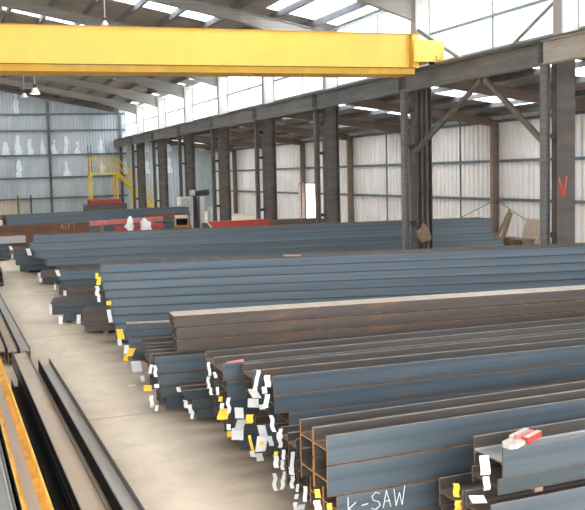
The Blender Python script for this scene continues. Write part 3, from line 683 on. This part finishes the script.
for k, (x0, x1) in enumerate(((.79, .895), (.905, 1.015))):  # black strips added to fill the gap with shade
    s = MB(); s.box(x0, x1, 3.2, 13.0 + .3 * k, 0, .012, 'gap_shade_black').box(x0, x0 + .01, 3.2, 13.0 + .3 * k, .012, .13, 'gap_shade_black').box(x1 - .01, x1, 3.2, 13.0 + .3 * k, .012, .13, 'gap_shade_black')
    tag(s.build('steel_channel_or_shade_filler'), 'black shade filler shaped as a channel between the two open beams, %s' % ('left one' if k == 0 else 'right one'), 'steel channel')
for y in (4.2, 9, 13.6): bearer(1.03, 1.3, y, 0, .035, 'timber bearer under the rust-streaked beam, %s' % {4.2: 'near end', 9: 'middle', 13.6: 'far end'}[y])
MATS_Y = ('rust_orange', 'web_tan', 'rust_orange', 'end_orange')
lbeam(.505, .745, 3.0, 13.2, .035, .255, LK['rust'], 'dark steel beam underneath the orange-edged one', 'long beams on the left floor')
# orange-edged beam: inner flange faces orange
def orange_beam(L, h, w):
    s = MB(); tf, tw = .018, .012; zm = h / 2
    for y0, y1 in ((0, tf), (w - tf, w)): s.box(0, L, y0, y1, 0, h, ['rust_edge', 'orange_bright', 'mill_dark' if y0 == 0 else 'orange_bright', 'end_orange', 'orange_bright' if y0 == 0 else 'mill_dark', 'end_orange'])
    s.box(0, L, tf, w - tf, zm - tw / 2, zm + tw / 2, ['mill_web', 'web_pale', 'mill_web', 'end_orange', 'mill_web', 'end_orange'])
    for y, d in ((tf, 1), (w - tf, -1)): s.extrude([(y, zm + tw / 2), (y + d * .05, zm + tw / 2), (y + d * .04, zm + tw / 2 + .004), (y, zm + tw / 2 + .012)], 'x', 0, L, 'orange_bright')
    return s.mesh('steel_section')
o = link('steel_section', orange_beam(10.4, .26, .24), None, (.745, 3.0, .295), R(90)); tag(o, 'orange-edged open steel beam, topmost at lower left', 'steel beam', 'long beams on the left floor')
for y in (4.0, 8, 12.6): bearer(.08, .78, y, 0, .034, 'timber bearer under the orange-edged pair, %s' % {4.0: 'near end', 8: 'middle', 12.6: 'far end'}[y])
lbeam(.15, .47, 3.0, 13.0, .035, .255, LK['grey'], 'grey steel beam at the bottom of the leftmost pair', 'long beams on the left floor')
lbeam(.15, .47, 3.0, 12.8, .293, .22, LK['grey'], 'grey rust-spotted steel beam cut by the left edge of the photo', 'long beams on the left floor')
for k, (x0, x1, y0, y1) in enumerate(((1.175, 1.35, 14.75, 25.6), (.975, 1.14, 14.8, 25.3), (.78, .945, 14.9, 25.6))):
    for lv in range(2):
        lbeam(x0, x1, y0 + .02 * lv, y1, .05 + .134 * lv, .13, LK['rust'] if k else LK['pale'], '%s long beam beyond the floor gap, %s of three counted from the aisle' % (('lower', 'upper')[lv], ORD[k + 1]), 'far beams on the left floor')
for y in (15.6, 20, 25): bearer(.72, 1.4, y, 0, .05, 'timber bearer under the three far left beams, %s' % {15.6: 'near end', 20: 'middle', 25: 'far end'}[y])
# small dark stub of a stack at the left edge, farther on
stack('Lf', 1.69, 25.9, 90, 4.5, [(.17, 0), (.17, .02), (.17, 0)], .22, 2, 'brown', 'little stack at left edge', 'beams of the little left-edge stack', adj='dark brown', seed=30)
stack('Lg', -4.0, 34.6, 0, 6.5, [(.2, .1), (.2, 0), (.2, .08)], .25, 3, 'dark', 'far stack across the aisle', 'beams of the far stack across the aisle', adj='dark', seed=31)
_o = link('steel_tube', tube_beam(7.2, .28, .3, 'web_grey', 'pink_red', 'end_cut'), None, (-4.0, 34.7, .665)); tag(_o, 'grey steel tube with pinkish top edge, far left, beyond the aisle end', 'steel tube')

# ------------------------------------------------------------------ far stock
stack('J', 3.0, 41.7, 8.0, 9.6, [(.24, .0), (.24, 0), (.24, .0), (.24, 0), (.24, 0), (.24, -.05)], .3, 3, 'pale', 'farthest stack before the end wall', 'beams of the farthest blue stack', adj='slate-blue', seed=22, base=.06)
a = 0
for lv in range(3):
    L = 12.0
    me = hbeam(L, .37, .4, 'brown_long', 'brown_long', 'brown_long', 'brown_long')
    o = link('steel_section', me, None, (6.3 - L, 37.95, .06 + .377 * lv), R(-1.0) * 0)
    tag(o, 'dark brown deep steel beam, %s of the three stacked left of the red channels' % ('lowest', 'middle', 'topmost')[lv], 'steel beam', 'dark brown deep beams')
    if lv == 2:
        for ch, x in (('A', 0), ('U', .75), ('1', 1.5), ('T', 1.9)):
            strokes('painted_letter', o, [[(px + x, py) for px, py in st] for st in LET.get(ch, [[(0, 1), (0, 0)]])], 10.75, .12, .26, -.004, 'paint_cream', .045)
for k, (x0, y0, x1, y1, z, m, m2, lab) in enumerate((
  (6.35, 37.95, 10.1, 39.35, 1.02, 'pink_red', 'pale_edge', 'pinkish-red steel channel right of the dark brown beam'),
  (7.4, 37.45, 9.7, 37.75, .78, 'red_paint', 'pink_red', 'red steel channel lying below the pinkish one'),
  (9.4, 40.2, 11.6, 40.75, 1.1, 'rust_edge', 'red_paint', 'dull red channel behind the white wrapped bundles'))):
    L = math.hypot(x1 - x0, y1 - y0)
    s = MB(); s.box(0, L, 0, .02, 0, .2, m); s.box(0, L, .02, .16, 0, .02, m); s.box(0, L, .02, .16, .18, .2, [m, m2, m, m, m, m])
    o = s.build('steel_channel_or_shade_filler', loc=(x0, y0, z), rz=math.atan2(y1 - y0, x1 - x0)); tag(o, lab, 'steel channel')
    for q in (.15, .85):
        b = MB().box(-.1, .1, -.02, .4, 0, z - .004, 'timber').build('timber_block', loc=(x0 + (x1 - x0) * q, y0 + (y1 - y0) * q, 0)); tag(b, 'timber packing under the %s, %s end' % (('pinkish channel', 'lower red channel', 'dull red channel')[k], 'left' if q < .5 else 'right'), 'timber')
# box section; black plate inside adds shade to its open end
s = MB(); W = .62; H = .42; th = .05
s.box(0, W, 0, 2.6, 0, th, 'rust_orange').box(0, W, 0, 2.6, H - th, H, ['mill_brown', 'pale_edge', 'timber_pale', 'rust_edge', 'rust_edge', 'rust_edge']).box(0, th, 0, 2.6, th, H - th, 'timber_pale').box(W - th, W, 0, 2.6, th, H - th, 'rust_orange').box(th, W - th, 1.2, 1.25, th, H - th, 'rubber_and_shade_black')
tag(s.build('box_section', loc=(10.2, 37.6, .8), rz=R(-14)), 'large rusty box section with black open end facing the camera', 'box section')
for k, yy in enumerate((.3, 2.0)):
    tag(MB().box(-.05, .75, yy, yy + .2, 0, .797, 'timber').build('timber_block', loc=(10.2, 37.6, 0), rz=R(-14)), 'timber block under the %s end of the rusty box section' % ('open' if k == 0 else 'far'), 'timber')
# brown stack right of it and the red beam
stack('R', 10.9, 35.0, -2, 5.5, [(.26, 0), (.26, .1), (.26, -.1), (.2, 0)], .3, 3, 'brown', 'brown stack before the white machine', 'beams of the brown stack before the machine', adj='brown', seed=24)
s = MB(); L = 2.75
s.hexa([(.3, 0, 0), (L, 0, 0), (L, .3, 0), (.3, .3, 0), (0, 0, .36), (L, 0, .36), (L, .3, .36), (0, .3, .36)], ['brown_long', 'rust_orange', 'red_paint', 'red_paint', 'red_paint', 'paper_white'])
o = s.build('painted_beam', loc=(10.55, 33.75, .83)); o.scale = (1, 1, 1); tag(o, 'bright red painted beam with a slanted white end', 'painted beam')
for k, x in enumerate((11.2, 12.9)): tag(MB().box(x, x + .2, 33.7, 34.05, 0, .827, 'timber').build('timber_block'), 'timber block under the bright red beam, %s end' % ('left', 'right')[k], 'timber')
# white wrapped bundles
def blob(x, y, z, sx_, sy_, sz, lab, seed):
    bm = bmesh.new(); bmesh.ops.create_icosphere(bm, subdivisions=3, radius=1)
    for v in bm.verts:
        c_ = v.co.copy(); k = 1 + .22 * sin(4 * c_.x + seed) + .18 * sin(6 * c_.z + 2 * seed) * cos(3 * c_.y)
        v.co = Vector((c_.x * sx_ * k, c_.y * sy_ * k, c_.z * sz * k))
    me = bpy.data.meshes.new('wrapped_bundle'); bm.to_mesh(me); bm.free(); me.materials.append(MATS['paper_white'])
    for f in me.polygons: f.use_smooth = True
    tag(link('wrapped_bundle', me, None, (x, y, z)), lab, 'wrapped bundle')
blob(7.95, 37.0, .985, .22, .16, .32, 'white wrapped bundle standing left of the taller one by the box section', 1)
blob(8.65, 37.0, .915, .3, .16, .36, 'larger knotted white bundle just left of the rusty box section', 2.2)
tag(MB().box(6.7, 9.2, 36.7, 37.3, 0, .54, 'timber').build('timber_crate'), 'timber crate under the white wrapped bundles', 'crate')
tag(MB().bar((6.75, 36.9, .63), (7.62, 36.95, .61), .12, .1, 'paper_white').build('wrapped_bar'), 'white wrapped bar pointing left from the white bundles', 'wrapped bar')
# machine
t = empty('workshop_machine', (12.9, 45.0, 0)); tag(t, 'white cabinet machine with a dark motor head beyond the red beam', 'machine')
MB().box(-.35, .35, 0, .8, 0, 1.95, 'machine_white').box(-.28, .28, -.02, 0, .9, 1.85, 'paper_grey').build('cabinet', t)
MB().box(.42, .62, .1, .7, 0, 1.9, 'machine_dark').box(.75, 1.0, .0, .6, 0, 1.95, 'machine_white').build('body', t)
MB().tube((.45, .3, 2.1), (1.35, .3, 2.15), .16, 'machine_dark', 14).build('motor', t)
MB().tube((.25, .2, 2.16), (.5, .2, 2.16), .17, 'machine_white', 14).build('motor_cap', t)
MB().box(1.3, 1.75, .0, .45, 0, 1.35, 'machine_white').build('side_box', t)
for k, x in enumerate((13.7, 14.2)):
    pass

# yellow access platform with stair
t = empty('access_platform', (11.95, 64.3, 0)); tag(t, 'yellow steel access platform with handrails and a stair', 'platform')
y0, y1 = -.2, 1.0; yl = 'yellow_paint'
MB().box(-1.05, 1.1, y0, y1, 3.38, 3.5, yl).build('deck', t)
for x in (-.98, .98):
    for y in (y0 + .06, y1 - .06): MB().box(x - .06, x + .06, y - .06, y + .06, 1.45, 3.38, yl).build('leg', t)
s = MB()
for x in (-1.0, -.3, .4, 1.0):
    for y in (y0, y1): s.tube((x, y, 3.5), (x, y, 4.62), .028, yl, 6)
for z in (4.08, 4.62):
    for y in (y0, y1): s.tube((-1, y, z), (1.0, y, z), .028, yl, 6)
    s.tube((-1, y0, z), (-1, y1, z), .028, yl, 6)
s.build('handrail', t)
s = MB()
for y in (y0, .5): s.bar((1.05, y, 3.42), (4.1, y, .35), .04, .24, yl); 
s.build('stair_stringer', t)
s = MB()
for k in range(12):
    f_ = (k + .5) / 12; s.box(1.05 + 3.05 * f_ - .12, 1.05 + 3.05 * f_ + .12, y0 + .02, .48, 3.42 - 3.07 * f_ - .02, 3.42 - 3.07 * f_ + .02, 'frame_steel')
s.build('tread', t)
s = MB()
for y in (y0, .5):
    for dz in (.55, 1.1): s.tube((1.05, y, 3.5 + dz), (4.1, y, .45 + dz), .03, yl, 6)
    for f_ in (.33, .66, 1): s.tube((1.05 + 3.05 * f_, y, 3.42 - 3.07 * f_), (1.05 + 3.05 * f_, y, 4.55 - 3.07 * f_), .025, yl, 6)
s.build('stair_rail', t)
s = MB(); s.bar((2.2, y0, 2.2), (1.95, y0, .02), .1, .1, yl); s.build('stair_prop', t)
s = MB()
for x in (-1.12, -.9): s.box(x, x + .06, 1.06, 1.11, 0, 5.6, 'frame_steel')
for k in range(12): s.box(-1.1, -.86, 1.07, 1.10, 1.4 + .33 * k, 1.43 + .33 * k, 'frame_steel')
o = s.build('ladder', loc=(12.1, 64.3, 0)); tag(o, 'dark ladder standing behind the yellow platform', 'ladder')
tag(MB().box(-1.15, 1.15, -.35, 1.04, 1.14, 1.448, 'red_paint').build('red_crate', loc=(11.95, 64.3, 0)), 'flat red steel crate under the yellow platform legs', 'crate')
tag(MB().box(-1.6, 1.7, -.5, 1.04, 0, .55, 'timber').box(-1.5, 1.6, -.45, 1.02, .56, 1.13, 'frame_steel').build('support_base', loc=(11.95, 64.3, 0)), 'dark stacked base under the flat red crate', 'base')

# timber offcuts leaning on the side wall
s = MB().bar((21.2, 29.15, .05), (21.8, 28.95, 1.4), .09, .09, 'timber'); tag(s.build('timber_post'), 'tall timber leaning beside the brown wall column', 'timber')
s = MB().bar((20.85, 28.3, .05), (20.93, 27.75, 1.35), .1, .14, 'timber'); tag(s.build('timber_post'), 'dark timber leaning across the pale boards', 'timber')
s = MB().hexa([(21.5, 27.95, .01), (21.6, 27.1, .01), (21.66, 27.1, .01), (21.56, 27.95, .01), (21.85, 28.0, 1.05), (21.95, 27.15, 1.05), (22.0, 27.15, 1.05), (21.9, 28.0, 1.05)], 'timber_pale'); tag(s.build('pale_board'), 'pair of pale boards leaning on the white wall', 'board')
s = MB()
for k in range(5): s.box(21.0 + .1 * k, 21.08 + .1 * k, 27.0, 28.6, .3, .34, 'timber')
for y in (27.1, 27.8, 28.5): s.box(21.0, 21.45, y - .05, y + .05, 0, .3, 'timber')
tag(s.build('timber_pallet'), 'low timber pallet on the floor under the pale boards', 'pallet')

# clamp tool on the nearest beam
t = empty('lifting_clamp', (4.13, 5.50, ZT + .24), R(2.4 + 24)); tag(t, 'white lifting clamp with red grip lying on the nearest beam', 'clamp')
def plate(name, pts, z0, z1, m, hole=None):
    s = MB()
    if not hole: s.extrude(pts, 'z', z0, z1, m)
    else:
        n = len(pts)
        for i in range(n):
            a_, b_, c_, d_ = pts[i], pts[(i + 1) % n], hole[(i + 1) % n], hole[i]
            s.hexa([(*a_, z0), (*b_, z0), (*c_, z0), (*d_, z0), (*a_, z1), (*b_, z1), (*c_, z1), (*d_, z1)], m)
    return s.build(name, t)
plate('clamp_plate', [(0, 0), (.06, -.035), (.2, -.03), (.24, .03), (.2, .095), (.07, .10), (.01, .06)], .0, .03, 'clamp_cream',
      [(.085, .015), (.10, .008), (.14, .01), (.15, .03), (.14, .055), (.11, .06), (.09, .045)])
s = MB(); s.box(.19, .46, .062, .10, .018, .05, 'clamp_cream'); s.build('handle', t)
s = MB(); s.box(.19, .46, .018, .05, .018, .045, 'pink_red'); s.build('centre_bar', t)
s = MB(); s.box(.22, .46, -.045, -.002, -.0, .05, ['red_paint', 'clamp_cream', 'red_paint', 'red_paint', 'red_paint', 'red_paint']); s.build('red_grip', t)
MB().tube((.20, .04, .03), (.20, .04, .06), .02, 'pink_red', 10).build('pivot_bolt', t)

# pink scrap on the stack, paper scraps
s = MB().hexa([(0, 0, 0), (.2, -.03, 0), (.21, .03, 0), (.01, .035, 0), (0, 0, .006), (.2, -.03, .02), (.21, .03, .02), (.01, .035, .006)], ['paper_white', 'pink_red', 'pink_red', 'paper_white', 'pink_red', 'paper_white'])
tag(s.build('plastic_scrap', loc=(2.98, 9.0, 1.064)), 'pink and white plastic scrap on top of a blue stack', 'scrap')
tag(MB().box(0, .12, 0, .07, 0, .004, 'paper_white').build('paper_scrap', loc=(2.6, 12.6, .001), rz=.1), 'white paper scrap on the floor left of the stacks', 'scrap')
tag(MB().box(0, .03, 0, .02, 0, .003, 'paper_white').build('paper_scrap', loc=(2.55, 9.7, .001), rz=.4), 'tiny white speck of paper on the open floor', 'scrap')
tag(MB().box(0, .34, 0, .07, 0, .03, 'timber_pale').build('timber_wedge', loc=(6.35, 15.42, 1.535), rz=R(-30)), 'short pale timber wedge on the tall middle stack', 'timber')

# ------------------------------------------------------------------ paper tags on the beam ends
TAGNAME = {'D2': 'ends of the stack with pink scrap', 'C': 'ends of the tag-covered stack', 'M': 'low stack behind chalked beam', 'B': 'ends of stack with chalk writing', 'A': 'ends of the nearest bundle', 'E': 'slim-section stack left of brown tubes',
 'D0': 'stack carrying the brown tubes', 'D1': 'ends of the little bundle', 'G': 'ends of the tall middle stack', 'H': 'low bundles jutting into aisle', 'I': 'left end of long far stack'}
TC = {'W': ('paper_white', 'white'), 'G': ('paper_grey', 'grey'), 'Y': ('tag_yellow', 'yellow')}
rnd = random.Random(4)
for key, lst in TAGS.items():
    cnt = {}
    order = sorted(lst, key=lambda q: -q[2])
    for q in order: cnt[q[5]] = cnt.get(q[5], 0) + 1
    seen = {}
    for (X, Y, Z, w_, h_, c) in order:
        seen[c] = seen.get(c, 0) + 1
        m, cn = TC[c]
        s = MB(); n = 6; curl = rnd.uniform(.15, .5) * (1 if rnd.random() < .6 else -1); lean = rnd.uniform(-.15, .15)
        if w_ > .09: curl *= .4; lean += rnd.uniform(-.5, .5)
        P = []
        for i in range(n + 1):
            f_ = i / n - .5; P.append((lean * f_ * h_ + .10 * h_ * sin(f_ * 5 * curl * 4) * .5, -curl * h_ * (.25 - f_ * f_), -f_ * h_))
        k0 = len(s.v)
        for (px, py, pz) in P:
            for sx_, ty in ((-w_ / 2, 0), (w_ / 2, 0), (w_ / 2, .0015), (-w_ / 2, .0015)): s.v.append((px + sx_, py + ty, pz))
        for i in range(n):
            b0 = 4 * i
            for e in range(4): s.f.append((b0 + e, b0 + (e + 1) % 4, b0 + 4 + (e + 1) % 4, b0 + 4 + e)); s.m.append(s.mi(m))
        s.f.append((0, 1, 2, 3)); s.m.append(0); s.f.append((4 * n + 3, 4 * n + 2, 4 * n + 1, 4 * n)); s.m.append(0)
        o = s.build('hanging_tag', loc=(X - (.05 if key == 'H' else .015 if key == 'A' else .005), Y, Z), rz=R(rnd.uniform(-32, -8)))
        pos = 'only' if cnt[c] == 1 else ('topmost' if seen[c] == 1 else 'lowest' if seen[c] == cnt[c] else None)
        if pos is None:
            nn = seen[c]; bb = cnt[c] - nn + 1
            pos = '%s from top' % ORD[nn] if nn <= bb else '%s from bottom' % ORD[bb]
        tag(o, '%s paper tag, %s such on %s' % (cn, pos, TAGNAME[key]), 'tag', 'paper tags on the beam ends')
        if w_ > .1 and c == 'W' and key == 'C':
            MB().box(-.02, .02, -.006, -.003, -.02, .02, 'tag_yellow').build('sticker', o)
